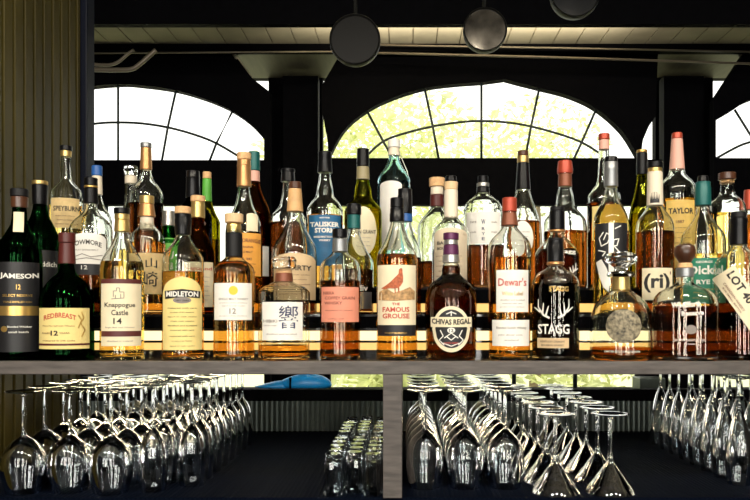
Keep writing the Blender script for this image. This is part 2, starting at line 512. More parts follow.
b = Bottle('cylindrical whisky bottle with salmon pink label and short black cap', 340, 'F',
           [(232, 6.5), (250, 7), (255, 9.5), (260, 16), (266, 19.5), (273, 20.2), (354, 20.2)], 'clear', 'deep', 281)
b.cap(229, 238, 7.6, 7.6, 'blackcap'); b.cap(239, 252, 7.4, 7.8, 'greyfoil', 'capsule')
l = b.sheet('pink', 321.5, 359, 287, 322, name='label')
b.text(l, 'inkbrown', [('NIKKA', 329, 293, 11, 3), ('COFFEY GRAIN', 340, 298, 30, 3), ('WHISKY', 333.5, 303, 18, 3), ('distilled in japan', 339, 310.5, 27, 1.2), ('coffey still', 336, 319, 16, 1.4)], bold=.01)

b = Bottle('clear bottle with bird picture label above a black band', 397, 'F',
           [(206, 6), (221, 6.5), (236, 10.5), (246, 15), (254, 19.5), (262, 20.5), (354, 20.5)], 'clear', 'amber', 255)
b.cap(198, 208, 6.6, 6.8, 'blackcap'); b.cap(208, 222, 7, 7.4, 'blackcap', 'capsule', mid=[(213, 6.9), (213.6, 7.3)])
l = b.sheet('cream', 377.5, 416, 265, 325, name='label')
b.sheet('blackpaper', 377.5, 416, 325, 336, name='band', off=.0008)
b.poly(l, 'heath', [[(378.5, 300), (379, 292), (386, 288), (394, 293), (403, 290), (410, 287), (415, 291), (415, 299.5), (396, 301)]], off=.0012, name='moor_picture', cuts=2)
b.poly(l, 'bird', [[(399, 269.5), (401, 268), (402.5, 269), (402.5, 272.5), (403.2, 277), (403, 282), (400.5, 286), (398, 288), (394, 288.5), (390, 288),
                    (385, 289), (381, 288.5), (386, 285.5), (391, 281.5), (395.5, 277), (398.5, 274)],
                   [(398, 287.5), (399.2, 287.2), (399.4, 292.5), (398.2, 292.6)], [(394.5, 288), (395.6, 288), (395.8, 293), (394.7, 293)]], off=.0018, name='bird_picture', cuts=2)
b.text(l, 'inkred', [('THE', 396, 304, 8, 2.6), ('FAMOUS', 396, 309.5, 27, 5), ('GROUSE', 396, 316, 27, 5)], bold=.025)
b.text(l, 'goldink', [('FINEST BLENDED', 396, 333, 22, 1.8)], off=.0016)

b = Bottle('squat brown whisky bottle with purple cap and round ornate label', 451, 'F',
           [(236, 6.8), (262, 7.2), (268, 9.2), (274, 9), (278, 13), (284, 20), (292, 24.5), (302, 26), (354, 25)], 'clear', 'darkliq', 266)
b.cap(233, 240, 7.8, 7.8, 'purple'); b.cap(240, 245, 7, 7.2, 'silver', 'ring'); b.cap(245, 255, 7.4, 8, 'purple', 'capsule'); b.cap(255, 263, 8.2, 8.6, 'silver', 'neck_foil')
l = b.sheet('cream', 432, 470, 306, 352, 'oval', name='label')
b.sheet('blackpaper', 435, 467, 309.5, 348, 'oval', name='dark_panel', off=.0009)
b.sheet('cream', 430.5, 471.5, 317, 327, name='name_band', off=.0011, nv=4)
b.text(l, 'ink', [('CHIVAS REGAL', 451, 322, 39, 5.5, 0, -1.2)], off=.0016, bold=.035)
b.sheet('inkwhite', 447, 455, 327.5, 333, 'oval', name='shield', off=.0012); b.text(l, 'ink', [('12', 451, 330.3, 4.5, 3.2)], off=.0018)
b.strokes(l, 'inkwhite', [[(440, 330), (443, 336), (439, 340), (444, 345)], [(462, 330), (459, 336), (463, 340), (458, 345)], [(446, 336), (451, 340), (456, 336)],
                          [(443, 343), (451, 346), (459, 343)], [(451, 311), (451, 316)], [(446, 314), (451, 312), (456, 314)], [(444, 338), (451, 333), (458, 338)]], .5)
b.text(l, 'inkred', [('SCOTCH WHISKY', 451, 343, 14, 2)], off=.0018)

b = Bottle('clear amber bottle with red cap and two white labels', 509.5, 'F',
           [(205, 7), (226, 7.2), (232, 11), (240, 18.5), (248, 21.5), (256, 21.8), (290, 21), (354, 20.5)], 'clear', 'amber', 258)
b.cap(198, 212, 7.2, 7.4, 'redfoil'); b.cap(212, 226, 7, 8.6, 'brownfoil', 'capsule')
l = b.sheet('white', 496, 528, 270, 312, name='label')
b.text(l, 'inkred', [("Dewar's", 512, 282, 28, 8)], bold=.012)
b.text(l, 'goldink', [('White Label', 512, 293.5, 21, 4)])
b.text(l, 'inkgrey', lines(512, 24, 300, 307, 3, 1.2))
l = b.sheet('white', 492, 529, 320, 346, name='label')
b.text(l, 'inkgrey', [('Blended Scotch Whisky', 511, 328, 30, 3), ('john dewar sons', 510, 335, 24, 2), ('scotland', 511, 340, 14, 1.5)])

ANT = lambda cx, cy, s: [[(cx - 4 * s, cy + 11 * s), (cx - 10 * s, cy + 8 * s), (cx - 15 * s, cy, .5), (cx - 15 * s, cy - 8 * s, .3)], [(cx - 13 * s, cy + 5 * s), (cx - 19 * s, cy, .3)],
                         [(cx - 11 * s, cy + 7 * s), (cx - 10 * s, cy - 4 * s, .3)], [(cx - 8 * s, cy + 9 * s), (cx - 5 * s, cy - 1 * s, .3)],
                         [(cx + 4 * s, cy + 11 * s), (cx + 10 * s, cy + 8 * s), (cx + 15 * s, cy, .5), (cx + 15 * s, cy - 8 * s, .3)], [(cx + 13 * s, cy + 5 * s), (cx + 19 * s, cy, .3)],
                         [(cx + 11 * s, cy + 7 * s), (cx + 10 * s, cy - 4 * s, .3)], [(cx + 8 * s, cy + 9 * s), (cx + 5 * s, cy - 1 * s, .3)]]
b = Bottle('round-shouldered dark bourbon bottle printed with white antlers in the front row', 555.5, 'F',
           [(255, 6.5), (266, 7), (269, 10), (273, 17), (280, 22.3), (289, 23.8), (354, 23.5)], 'clear', 'blackliq', 284)
b.cap(240, 262, 7.8, 8, 'blackcap', 'capsule', mid=[(245, 7.6), (246, 8)]); b.cap(238, 240.5, 7.2, 7.2, 'blackmatte', 'stopper'); b.cap(262, 265, 8.4, 8.4, 'copper', 'ring')
b.text(None, 'inkwhite', [('STAGG', 553, 329, 31, 10)], bold=.02)
b.text(None, 'goldink', [('STAGG', 558, 289, 19, 5)], bold=.01)
b.strokes(None, 'inkwhite', ANT(553, 307, 1.0), 1.0, name='antler_print')
l = b.sheet('tan', 537, 568, 338, 348, name='label'); b.text(l, 'ink', [('KENTUCKY STRAIGHT', 552, 341.5, 24, 2), ('BOURBON WHISKEY', 552, 345.2, 22, 1.8)])

b = Bottle('bell-shaped clear decanter with flat oval glass stopper, almost empty', 621, 'F',
           [(277, 8), (288, 8.2), (293, 13), (299, 21), (308, 27), (322, 30), (354, 30.5)], 'clear', 'deep', 347, name='decanter', wall=.004, cat='decanter', dy=-.004, depth=.8)
b.cap(252, 272, 8, 5, 'clear_stem', 'glass_stopper', mid=[(253.5, 13.5), (258, 16.5), (262, 15), (267, 7.5)])
b.cap(272, 277, 13, 13, 'clear_stem', 'collar', mid=[(274.5, 14)]); b.cap(277, 291, 8.3, 8.8, 'gold', 'neck_band')
b.sheet('medal', 605, 640, 309, 343, 'oval', name='medallion')
b.text(None, 'inkwhite', [('LIMITED EDITION BOURBON', 621, 351.5, 34, 1.8)])

b = Bottle('wide flask-shaped bottle of dark amber whisky with round dark wooden stopper', 685, 'F',
           [(268, 8), (283, 8.5), (287, 15), (292, 25), (299, 30), (306, 31.5), (354, 31.5)], 'clear', 'darkliq', 306, nexp=2.6, depth=.58, wall=.004, dy=-.012)
b.cap(244, 263, 6.5, 6, 'darkwood', 'stopper', mid=[(246, 9), (250, 10.4), (256, 10), (260, 7.5)]); b.cap(263, 268, 6.8, 7.6, 'cork', 'cork'); b.cap(268, 277, 8.8, 8.8, 'greyfoil', 'neck_band')
b.text(None, 'inkwhite', [('Woodford', 684, 304.5, 26, 6, -.06), ('Reserve', 691, 313, 21, 5, -.06)], bold=.035, off=.002)
b.text(None, 'inkwhite', [('KENTUCKY STRAIGHT BOURBON', 688, 340, 30, 2.2), ('whiskey', 690, 344, 14, 1.6)])
b.sheet('inkgrey', 684, 695, 325, 334, 'oval', name='seal')

b = Bottle('rye bottle with black cap and diagonal cream label, at right end', 738.5, 'F',
           [(216, 6.5), (244, 7), (250, 10), (258, 19), (267, 23.5), (274, 24), (354, 24)], 'clear', 'darkliq', 303, dy=.018)
b.cap(212, 218, 7.4, 7.4, 'blackmatte', 'stopper'); b.cap(218, 245, 8, 8.6, 'blackcap', 'capsule', mid=[(223, 8.2), (224, 8)])
l = b.sheet('cream', 708, 774, 287, 311, name='label', tilt=math.radians(57), nv=14)
b.text(l, 'ink', [('LOT 40', 739, 287.5, 36, 8.5, math.radians(57))], bold=.03)
b.text(l, 'inkbrown', [('CANADIAN WHISKY', 733, 297, 34, 2.6, math.radians(57)), ('RYE SMALL BATCH', 731, 300, 30, 1.8, math.radians(57))])

# ---- lower riser step
b = Bottle('dark green bottle with black capsule at left, between two labelled front bottles', 40, 'M',
           [(184, 6), (206, 6.5), (216, 8.5), (228, 14), (240, 18), (310, 18)], 'darkgreen', 'darkliq', 250)
b.cap(181, 185, 7.5, 7.5, 'gold', 'ring'); b.cap(185, 205, 7.6, 7, 'blackcap', 'capsule')
l = b.sheet('blackpaper', 24, 57, 250, 300, name='label'); b.text(l, 'inkwhite', [('Glenfiddich', 42, 264, 28, 5)])

b = Bottle('whisky bottle with black cap, white arched label and dark lower band at left', 91, 'M',
           [(184, 5.8), (208, 6), (214, 9), (222, 17), (230, 20.5), (310, 20.5)], 'clear', 'darkliq', 268)
b.cap(178, 186, 6.4, 6.4, 'blackcap'); b.cap(186, 188, 6.7, 6.7, 'goldink', 'ring'); b.cap(188, 204, 6.4, 6.8, 'blackcap', 'capsule')
l = b.sheet('white', 73, 106, 233, 264, 'dome', name='label')
b.sheet('blackpaper', 73, 106, 264, 275, name='band', off=.0008)
b.text(l, 'ink', [('BOWMORE', 88, 242, 28, 5, 0, 3.2)], bold=.02); b.text(l, 'inkgrey', [('ISLAY SINGLE MALT', 88, 250, 22, 1.5)])
b.strokes(l, 'inkgrey', [[(76, 257), (84, 254), (92, 257), (103, 255)], [(76, 260), (88, 258), (103, 260)]], .4)
b.text(l, 'inkwhite', [('12', 86, 267.5, 6, 4)], off=.0018)

b = Bottle('whisky bottle with gold stopper and kraft label bearing black brush characters', 147, 'M',
           [(206, 6), (222, 6), (229, 10), (235, 16), (241, 17.8), (310, 17.8)], 'clear', 'amber', 243, dy=-.018)
b.cap(196, 204, 7, 7, 'gold', 'cap'); b.cap(204, 217, 6.6, 8.2, 'copper', 'capsule'); b.cap(217, 230, 6.4, 6.4, 'creamfoil', 'neck_wrap')
l = b.sheet('washi', 131, 164, 253, 294, name='label')
b.text(l, 'ink', [('山', 152, 263, 11, 10), ('崎', 150.5, 279, 15, 15)], bold=.008, off=.0014)
b.text(l, 'inkbrown', [('YAMAZAKI', 137, 262, 8, 1.5)])

b = Bottle('small bright green bottle with silver cap, left of the cork-topped black neck', 168.5, 'M',
           [(224, 5), (236, 5.6), (243, 8), (310, 8)], 'green', 'amber', 240, dy=.04)
b.cap(211, 226, 6, 6.4, 'silver', 'cap'); l = b.sheet('brightgreen', 161.5, 175.5, 238, 300, name='label'); b.text(l, 'inkwhite', [('J', 169, 255, 4, 8), ('B', 169, 266, 4, 7)])

b = Bottle('dark bottle with pale cork, gold neck and cream label behind the domed label', 198, 'M',
           [(203, 6), (220, 6), (230, 7.5), (242, 12), (254, 16.5), (310, 16.5)], 'brown', 'darkliq', 240)
b.cap(196, 202, 7.2, 7.2, 'cork', 'stopper'); b.cap(202, 218, 6.6, 6.8, 'gold', 'capsule')
l = b.sheet('cream', 183, 213, 262, 307, name='label'); b.text(l, 'inkred', [('Highland', 200, 269, 24, 4)]); b.text(l, 'inkgrey', lines(199, 22, 277, 300, 6, 1.2))

b = Bottle('tall slender-necked bottle with copper capsule and orange label', 244, 'M',
           [(160, 6), (190, 6.2), (202, 8), (216, 13.5), (226, 17.5), (234, 18.3), (310, 18.3)], 'clear', 'amber', 234)
b.cap(153, 160, 7, 7, 'cork', 'stopper'); b.cap(160, 187, 6.6, 7.2, 'copper', 'capsule', mid=[(165, 6.7), (165.5, 7.1), (167, 6.8)])
b.sheet('cream', 247, 258, 213, 231, 'dome', name='neck_label')
l = b.sheet('orange', 228, 261, 233, 276, name='label')
b.text(l, 'inkbrown', [('GLENMORANGIE', 245, 240.5, 32, 4, 0, .8), ('THE ORIGINAL', 245, 247, 18, 2.2), ('SINGLE MALT', 245, 252, 16, 2), ('ESTD 1843', 245, 259, 14, 2.5)] + lines(245, 22, 264, 272, 3, 1.2), bold=.015)

b = Bottle('bell-bottomed bottle with brown cap, tan neck strap and kraft label', 295, 'M',
           [(188, 6), (212, 6.5), (224, 9), (236, 15), (246, 20.5), (254, 22), (310, 22)], 'clear', 'darkliq', 262)
b.cap(182, 189, 6.2, 6.4, 'darkwood', 'cap'); b.cap(189, 212, 6.4, 8.2, 'tanfoil', 'capsule')
l = b.sheet('tan', 274, 316, 253, 300, 'dome', name='label'); b.text(l, 'ink', [('DIRTY', 301, 268, 22, 5)], bold=.03); b.text(l, 'inkbrown', lines(295, 30, 275, 294, 5, 1.3))

b = Bottle('bottle with ribbed black screw cap, right behind the salmon pink labelled bottle', 354, 'M',
           [(216, 5.5), (232, 6), (240, 8), (252, 14), (264, 19.5), (310, 19.5)], 'clear', 'darkliq', 270)
b.cap(204, 215, 7.2, 7.4, 'blackcap', 'cap', mid=[(207, 7.1), (208, 7.4)]); b.cap(215, 229, 6.6, 6.8, 'teal', 'capsule')
l = b.sheet('greyfoil', 357, 372, 292, 309, name='label'); b.text(None, 'inkwhite', [('div', 363, 288, 10, 6)])

b = Bottle('black-capped bottle with bright blue neck ring behind the bird label bottle', 405, 'M',
           [(200, 6), (222, 6.4), (234, 9), (246, 14), (256, 16.3), (310, 16.3)], 'clear', 'deep', 258)
b.cap(189, 214, 7, 7.4, 'blackcap', 'capsule', mid=[(195, 7), (196, 7.3)]); b.cap(214, 222, 7.5, 7.5, 'bluecap', 'ring')

b = Bottle('bottle with pale wrapped neck and large beige label, behind the purple cap', 451, 'M',
           [(182, 6), (216, 6.6), (222, 10), (229, 17), (238, 19), (310, 19)], 'clear', 'deep', 250)
b.cap(176, 182, 5.4, 5.8, 'blackcap', 'stopper'); b.cap(182, 190, 7, 6.6, 'lightwood', 'collar'); b.cap(190, 219, 6.7, 7, 'creamfoil', 'neck_wrap')
l = b.sheet('beige', 434, 467, 228, 302, 'dome', name='label'); b.text(l, 'ink', [('BAKER', 445, 243, 16, 3.4), ('BOURBON', 446, 248.5, 18, 3)], bold=.02); b.text(l, 'inkbrown', lines(449, 26, 256, 296, 9, 1.3))

b = Bottle('dark bottle with copper-ringed black cap behind the antler-printed front bottle', 557, 'M',
           [(222, 6.3), (235, 7), (241, 12), (249, 19), (256, 22), (310, 22)], 'clear', 'darkliq', 250)
b.cap(207, 211, 7, 7, 'blackmatte', 'stopper'); b.cap(211, 230, 7.6, 7.8, 'blackcap', 'capsule'); b.cap(230, 232, 8, 8, 'copper', 'ring')
b.strokes(None, 'inkwhite', ANT(566, 268, .6), .7, name='antler_print'); b.text(None, 'inkwhite', [('Stagg', 566, 252, 18, 5)])

b = Bottle('clear bottle with grey metal capsule and black label in white script', 611, 'M',
           [(170, 5.8), (188, 6), (200, 8), (210, 13.5), (219, 16.6), (226, 17), (310, 17)], 'clear', 'pale', 206)
b.cap(157, 162, 6.2, 6.6, 'blackcap', 'stopper'); b.cap(162, 187, 6.6, 7, 'greyfoil', 'capsule', mid=[(168, 6.7), (169, 7), (170, 6.7)])
l = b.sheet('blackpaper', 595.5, 626.5, 223, 272, name='label')
b.sheet('white', 608, 613, 223, 272, name='stripe', off=.0009)
b.strokes(l, 'inkwhite', [[(603, 232), (599, 238), (601, 246), (607, 243), (610, 236), (606, 233), (603, 240)], [(612, 252), (613, 240), (618, 239), (616, 246), (613, 246), (620, 254)], [(598, 250), (605, 252), (602, 256)], [(614, 229), (620, 226)]], .5)
b.poly(None, 'white', [[(596, 262), (601, 259), (606, 268), (610, 280), (608, 292), (603, 287), (599, 276)]], name='wing_print', cuts=2)

b = Bottle('clear bottle with cream wrapped neck, black tag and white bracketed label', 655, 'M',
           [(172, 6.6), (204, 7.2), (212, 11), (221, 17), (229, 18.5), (310, 18.5)], 'clear', 'deep', 232)
b.cap(162, 168, 7.8, 7.8, 'blackcap', 'stopper'); b.cap(168, 172, 7, 7, 'gold', 'ring'); b.cap(172, 206, 7.3, 8, 'creamfoil', 'neck_wrap')
b.sheet('blackpaper', 650, 659, 192, 203, 'arch', name='neck_tag', off=.0018)
l = b.sheet('cream', 642, 671, 268, 300, name='label')
b.text(l, 'ink', [('(ri)', 656, 283, 25, 19)], bold=.03); b.text(l, 'inkbrown', [('1', 669, 273, 1, 3)])

b = Bottle('green-labelled rye bottle with teal capsule and long neck', 703, 'M',
           [(184, 6), (206, 6.2), (216, 8), (226, 14), (236, 20.5), (244, 21.6), (310, 21.6)], 'clear', 'pale', 255)
b.cap(176, 182, 5, 5.6, 'blackcap', 'stopper'); b.cap(182, 206, 7.2, 7.8, 'teal', 'capsule', mid=[(187, 7.2), (188, 7.6)])
l = b.sheet('greenpaper', 683, 723, 258, 303, name='label')
b.text(l, 'inkwhite', [('Dickel', 704, 270, 31, 9), ('GEORGE', 703, 262, 16, 2.2), ('RYE', 702, 282, 13, 4.5)], bold=.03); b.text(l, 'goldink', lines(703, 22, 289, 298, 3, 1.3))

# ---- upper riser step
b = Bottle('pale bottle with black cap and parchment label against the olive boards', 66, 'B',
           [(152, 5), (166, 4.6), (180, 5.6), (186, 10), (192, 14.5), (200, 15.6), (285, 15.6)], 'clear', 'pale', 206)
b.cap(146, 151, 6, 6, 'blackcap', 'cap'); b.cap(151, 157, 5.4, 5.2, 'gold', 'collar')
l = b.sheet('washi', 53, 79, 198, 228, name='label'); b.text(l, 'ink', [('SPEYBURN', 67, 208.5, 24, 5)], bold=.02); b.text(l, 'inkbrown', lines(66, 18, 216, 224, 3, 1.2))

b = Bottle('clear bottle with blue capsule near the left window edge', 97, 'B',
           [(176, 4.4), (194, 4.6), (206, 7), (216, 13), (224, 14.5), (285, 14.5)], 'clear', 'pale', 235)
b.cap(166, 176, 5.2, 5.2, 'bluecap', 'cap'); b.cap(176, 195, 4.8, 5.2, 'creamfoil', 'neck_wrap')

b = Bottle('clear bottle with whitish glass cap left of the tall gold-necked bottle', 131, 'C',
           [(178, 5.4), (200, 5.8), (212, 9), (224, 13), (288, 13)], 'clear', 'pale', 250)
b.cap(166, 176, 6.4, 6.2, 'clear_stem', 'stopper', mid=[(170, 7)]); b.cap(176, 184, 5.8, 5.8, 'creamfoil', 'collar')

b = Bottle('tall clear bottle with grey cap, gold neck foil and inked drawing', 146, 'B',
           [(152, 4.6), (170, 5), (180, 7), (186, 12), (193, 16), (202, 17), (285, 17)], 'clear', 'darkliq', 204)
b.cap(143, 148, 5.4, 5.4, 'greyfoil', 'cap'); b.cap(148, 170, 5.2, 5.8, 'copper', 'capsule')
b.strokes(None, 'ink', [[(130, 200), (131, 192), (136, 187), (139, 193), (146, 185)], [(132, 190), (137, 189), (134, 196)]], .45, name='ink_drawing')

b = Bottle('large black bottle with blue-black capsule and small round emblem', 193, 'B',
           [(180, 6), (198, 6.6), (205, 10), (211, 15.5), (218, 18.5), (285, 18.5)], 'smoke', 'blackliq', 225)
b.cap(171, 198, 6.4, 7.2, 'blackpost' if False else 'blackcap', 'capsule', mid=[(177, 6.6), (178, 7), (179, 6.6)])
b.sheet('silver', 202, 206, 221, 225, 'oval', name='emblem')

b = Bottle('bottle with cork top and green neck paper behind the large black bottle', 207, 'C',
           [(178, 4), (200, 4.6), (212, 8), (224, 13), (288, 13)], 'olive', 'amber', 240)
b.cap(172, 179, 4.2, 4.2, 'cork', 'stopper'); b.cap(179, 202, 4.4, 4.8, 'brightgreen', 'neck_wrap')

b = Bottle('brown bottle with teal cap and pink neck paper behind the copper capsule', 254, 'B',
           [(162, 5.2), (184, 5.6), (196, 9), (206, 14), (216, 16.6), (285, 16.6)], 'brown', 'darkliq', 200)
b.cap(152, 171, 5.8, 6, 'teal', 'cap'); b.cap(171, 182, 5.6, 5.8, 'pinkfoil', 'neck_label')
b.sheet('white', 256, 269, 246, 276, name='label')

b = Bottle('clear bottle with square black cap and dark contents behind the tan neck strap', 288, 'B',
           [(180, 5.2), (190, 5.6), (206, 8.5), (213, 14), (219, 17.4), (285, 17.4)], 'clear', 'darkliq', 223)
b.cap(169, 182, 7, 7, 'blackcap', 'cap', mid=[(172, 7), (172.5, 6.5)])

b = Bottle('clear bottle with black capsule and deep blue label', 325, 'B',
           [(164, 5.6), (178, 6), (188, 8), (196, 9), (204, 15), (211, 18), (285, 18)], 'clear', 'amber', 216)
b.cap(152, 173, 6.8, 7.4, 'blackcap', 'capsule', mid=[(156, 7), (157, 6.6)])
l = b.sheet('blue', 309, 341, 215, 266, name='label')
b.text(l, 'inkwhite', [('TALISKER', 325, 224.5, 29, 5), ('STORM', 325, 230.5, 20, 5), ('SINGLE MALT SCOTCH', 325, 237, 22, 2), ('WHISKY', 325, 240.5, 12, 2), ('MADE BY THE SEA', 325, 218, 10, 1.3)], bold=.04)

b = Bottle('olive-yellow glass bottle with black cap and round cream label', 363, 'B',
           [(162, 5.4), (180, 6), (190, 8.2), (198, 9), (204, 14), (211, 18.5), (285, 18.8)], 'olive', 'pale', 210)
b.cap(149, 167, 6, 6.4, 'blackcap', 'capsule'); b.cap(167, 180, 6.2, 6.6, 'olivefoil', 'neck_wrap'); b.sheet('silver', 360.5, 365.5, 153, 157.5, 'oval', name='cap_badge', off=.0014)
l = b.sheet('cream', 350, 377, 207, 256, 'oval', name='label'); b.text(l, 'ink', [('GLEN GRANT', 364, 232, 24, 4)], bold=.015); b.text(l, 'inkgrey', lines(364, 14, 238, 246, 3, 1.2))

b = Bottle('tall clear bottle with white swing stopper and wire beneath the middle arch', 394, 'C',
           [(154, 5), (160, 5.6), (168, 9), (175, 14), (182, 16.6), (288, 16.6)], 'bluish', None, None)
b.cap(140, 148, 6, 6.2, 'inkwhite', 'stopper'); b.cap(148, 156, 5.4, 6, 'creamfoil', 'collar')
wb = tube_bm([(b.wrap(399, 150, .001)), (b.wrap(404, 158, .006)), (b.wrap(408, 170, .004)), (b.wrap(410, 184, .001)), (b.wrap(410.4, 190, .0005))], .0008, 8)
from_bm('wire_bail', wb, M['silver'], b.root, smooth=True)
b.sheet('white', 380, 402, 181, 250, 'dome', name='label')

b = Bottle('clear bottle with orange wooden top and maroon neck band', 437, 'B',
           [(187, 6), (208, 6.6), (213, 10), (220, 16), (228, 19.5), (285, 19.5)], 'clear', 'darkliq', 262)
b.cap(178, 187, 7.8, 7.8, 'cork', 'stopper'); b.cap(187, 195, 6.2, 6.4, 'creamfoil', 'collar'); b.cap(195, 207, 6.8, 7, 'maroon', 'capsule')

b = Bottle('broad clear bottle with black-and-silver cap and white printed label', 483, 'B',
           [(184, 5.6), (194, 6.4), (199, 12), (205, 18), (212, 19.6), (285, 19.6)], 'clear', 'darkliq', 246)
b.cap(176, 183, 5.2, 5.2, 'blackcap', 'stopper'); b.cap(183, 187, 6.2, 6.2, 'silver', 'ring'); b.cap(187, 193, 6.4, 6.8, 'blackcap', 'capsule')
l = b.sheet('white', 466, 500, 212, 244, name='label'); b.text(l, 'inkblue', [('W', 483, 222, 4, 5), ('R', 483, 229, 3, 3), ('Y', 483, 234, 3, 3), ('E', 483, 239, 3, 3)]); b.text(l, 'inkgrey', [('rare', 473, 222, 6, 2), ('oak', 494, 222, 6, 2), ('cask', 473, 232, 6, 2), ('malt', 494, 232, 6, 2)])

b = Bottle('tall tapered bottle with cork top, long black capsule and oval white label', 523, 'B',
           [(164, 5.2), (188, 6.6), (200, 9.5), (214, 14.6), (224, 17), (285, 17)], 'clear', 'deep', 222)
b.cap(151, 156, 5.4, 5.4, 'darkwood', 'stopper'); b.cap(156, 163, 5.8, 5.8, 'gold', 'collar'); b.cap(163, 190, 5.8, 7.6, 'blackcap', 'capsule')
l = b.sheet('white', 511, 533, 221, 256, 'oval', name='label'); b.text(l, 'inkgrey', lines(522, 14, 232, 246, 4, 1.4))

b = Bottle('bulbous clear bottle with maroon wax cap and amber neck band', 565, 'B',
           [(172, 6.4), (188, 6.4), (197, 8.6), (206, 9.6), (213, 15), (221, 20.5), (230, 21.5), (285, 21.5)], 'clear', 'deep', 232)
b.cap(161, 174, 6.8, 7.6, 'redfoil', 'cap', mid=[(170, 7.8)]); b.cap(174, 187, 6.6, 7, 'brownfoil', 'capsule')

b = Bottle('tallest clear bottle right of middle arch with small copper cap', 604, 'B',
           [(140, 4.8), (150, 5.2), (170, 6), (184, 7.5), (190, 11.5), (197, 16), (206, 16.6), (285, 16.6)], 'clear', 'deep', 204)
b.cap(134, 140, 5.6, 5.6, 'redfoil', 'cap'); b.cap(140, 150, 5, 5.4, 'pinkfoil', 'neck_wrap')
b.sheet('yellow', 592, 618, 206, 240, name='label')

b = Bottle('slim olive wine-shaped bottle with dark capsule', 642, 'B',
           [(160, 4.8), (180, 5.2), (196, 8), (212, 12), (226, 13.4), (285, 13.4)], 'olive', 'pale', 214)
b.cap(150, 153, 5.2, 5.2, 'goldink', 'ring'); b.cap(153, 175, 5.4, 5.6, 'blackcap', 'capsule')

b = Bottle('tall bottle with pink wrapped neck and yellow label below the right pillar', 677, 'B',
           [(138, 5), (166, 6.8), (174, 8), (180, 13), (186, 17), (194, 18), (285, 18)], 'clear', 'amber', 200)
b.cap(133, 139, 5, 5.4, 'redfoil', 'cap'); b.cap(139, 170, 5.4, 7.4, 'pinkfoil', 'neck_wrap')
l = b.sheet('gold_paper', 666, 693, 200, 268, name='label'); b.text(l, 'ink', [('TAYLOR', 680, 211, 24, 6)], bold=.03); b.text(l, 'inkbrown', [('1887', 679, 222, 8, 3)] + lines(679, 18, 228, 258, 7, 1.4))

b = Bottle('clear bottle with broad dark brown stopper right of the teal capsule', 727, 'B',
           [(180, 7), (194, 7.4), (199, 12), (205, 17), (213, 18), (285, 18)], 'clear', 'pale', 214)
b.cap(173, 180, 8.4, 8.4, 'darkwood', 'stopper'); b.cap(180, 184, 6.6, 6.6, 'cork', 'cork')

b = Bottle('amber bottle with red capsule cut by the right picture edge', 750, 'C',
           [(192, 5), (210, 5.4), (220, 9), (230, 13), (288, 13)], 'clear', 'deep', 215)
b.cap(190, 210, 5.6, 6.6, 'redfoil', 'capsule')

# ------------------------------------------------------------------ back-bar shelving
Y0 = 1.432
XL, XR = -1.0, 1.35
sh = empty('bar_shelf', (0, Y0, ZSHELF - .025)); tag(sh, 'long grey-brown wooden shelf with black top, carrying all bottles', 'shelf')
def rel(o, p):
    o.parent = p; o.matrix_parent_inverse = Matrix.Translation(-p.location); return o
rel(box('shelf_edge', XL, XR, Y0, Y0 + .02, ZSHELF - .0255, ZSHELF - .0005, M['shelfedge'], bev=.0015), sh)
rel(box('shelf_board', XL, XR, Y0 + .02, 1.99, ZSHELF - .024, ZSHELF, M['shelftop']), sh)

def step(y0, y1, zb, zt, znos, strips, label):
    rs = empty('bottle_riser', (0, y0, zb)); tag(rs, label, 'riser')
    rel(box('step', XL, XR, y0 + .012, y1, zb, zt - .006, M['shelftop']), rs)
    rel(box('nosing', XL, XR, y0, y1, zt - .006, zt, M['shelftop'], bev=.001), rs)
    rel(box('fascia', XL, XR, y0, y0 + .012, znos, zt - .006, M['blackwood']), rs)
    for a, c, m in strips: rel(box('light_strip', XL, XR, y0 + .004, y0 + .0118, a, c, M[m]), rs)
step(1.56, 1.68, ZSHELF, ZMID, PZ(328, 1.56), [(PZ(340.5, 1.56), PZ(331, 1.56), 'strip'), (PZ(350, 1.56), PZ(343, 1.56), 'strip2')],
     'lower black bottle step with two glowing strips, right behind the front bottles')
step(1.682, 1.97, ZSHELF, ZBACK, PZ(303, 1.68), [(PZ(312, 1.68), PZ(303.5, 1.68), 'strip2')],
     'upper black bottle step with one amber strip, behind the lower step')

div = box('shelf_divider', PX(383, Y0), PX(402, Y0), Y0, 1.98, CZ - .35, ZSHELF - .0258, M['shelfedge'], bev=.001)
tag(div, 'upright grey-brown wooden divider holding up the shelf between glassware', 'shelf divider')

ZC = CZ - .35
ct = empty('back_bar_counter', (0, 1.43, 0)); tag(ct, 'dark lower bar counter with black grid mat carrying upturned glasses', 'counter')
rel(box('cabinet', XL, XR, 1.46, 2.26, 0, ZC - .04, M['blackwood']), ct)
rel(box('countertop', XL, XR, 1.435, 2.27, ZC - .04, ZC - .006, M['blackwood'], bev=.002), ct)
rel(box('bar_mat', XL + .01, XR - .01, 1.437, 2.24, ZC - .006, ZC, M['rubber'], bev=.001), ct)

# ribbed steel backsplash behind the mat
bm = bmesh.new(); n = 150; x0, x1 = -.98, 1.33; zt = ZC + .092
prev = None
for i in range(n * 4 + 1):
    x = x0 + (x1 - x0) * i / (n * 4); y = 2.262 - .004 * abs(math.sin(PI * i / 4))
    cur = (bm.verts.new((x, y, ZC + .0005)), bm.verts.new((x, y, zt)))
    if prev: bm.faces.new((prev[0], cur[0], cur[1], prev[1]))
    prev = cur
o = from_bm('ribbed_panel', bm, M['steel'])
sd = o.modifiers.new('thickness', 'SOLIDIFY'); sd.thickness = .002; sd.offset = 1
bs = empty('backsplash', (0, 2.26, ZC)); tag(bs, 'low ribbed steel backsplash with dark top rail behind the glasses', 'backsplash')
rel(o, bs); rel(box('top_rail', x0, x1, 2.245, 2.285, zt, zt + .035, M['blackwood'], bev=.003), bs)

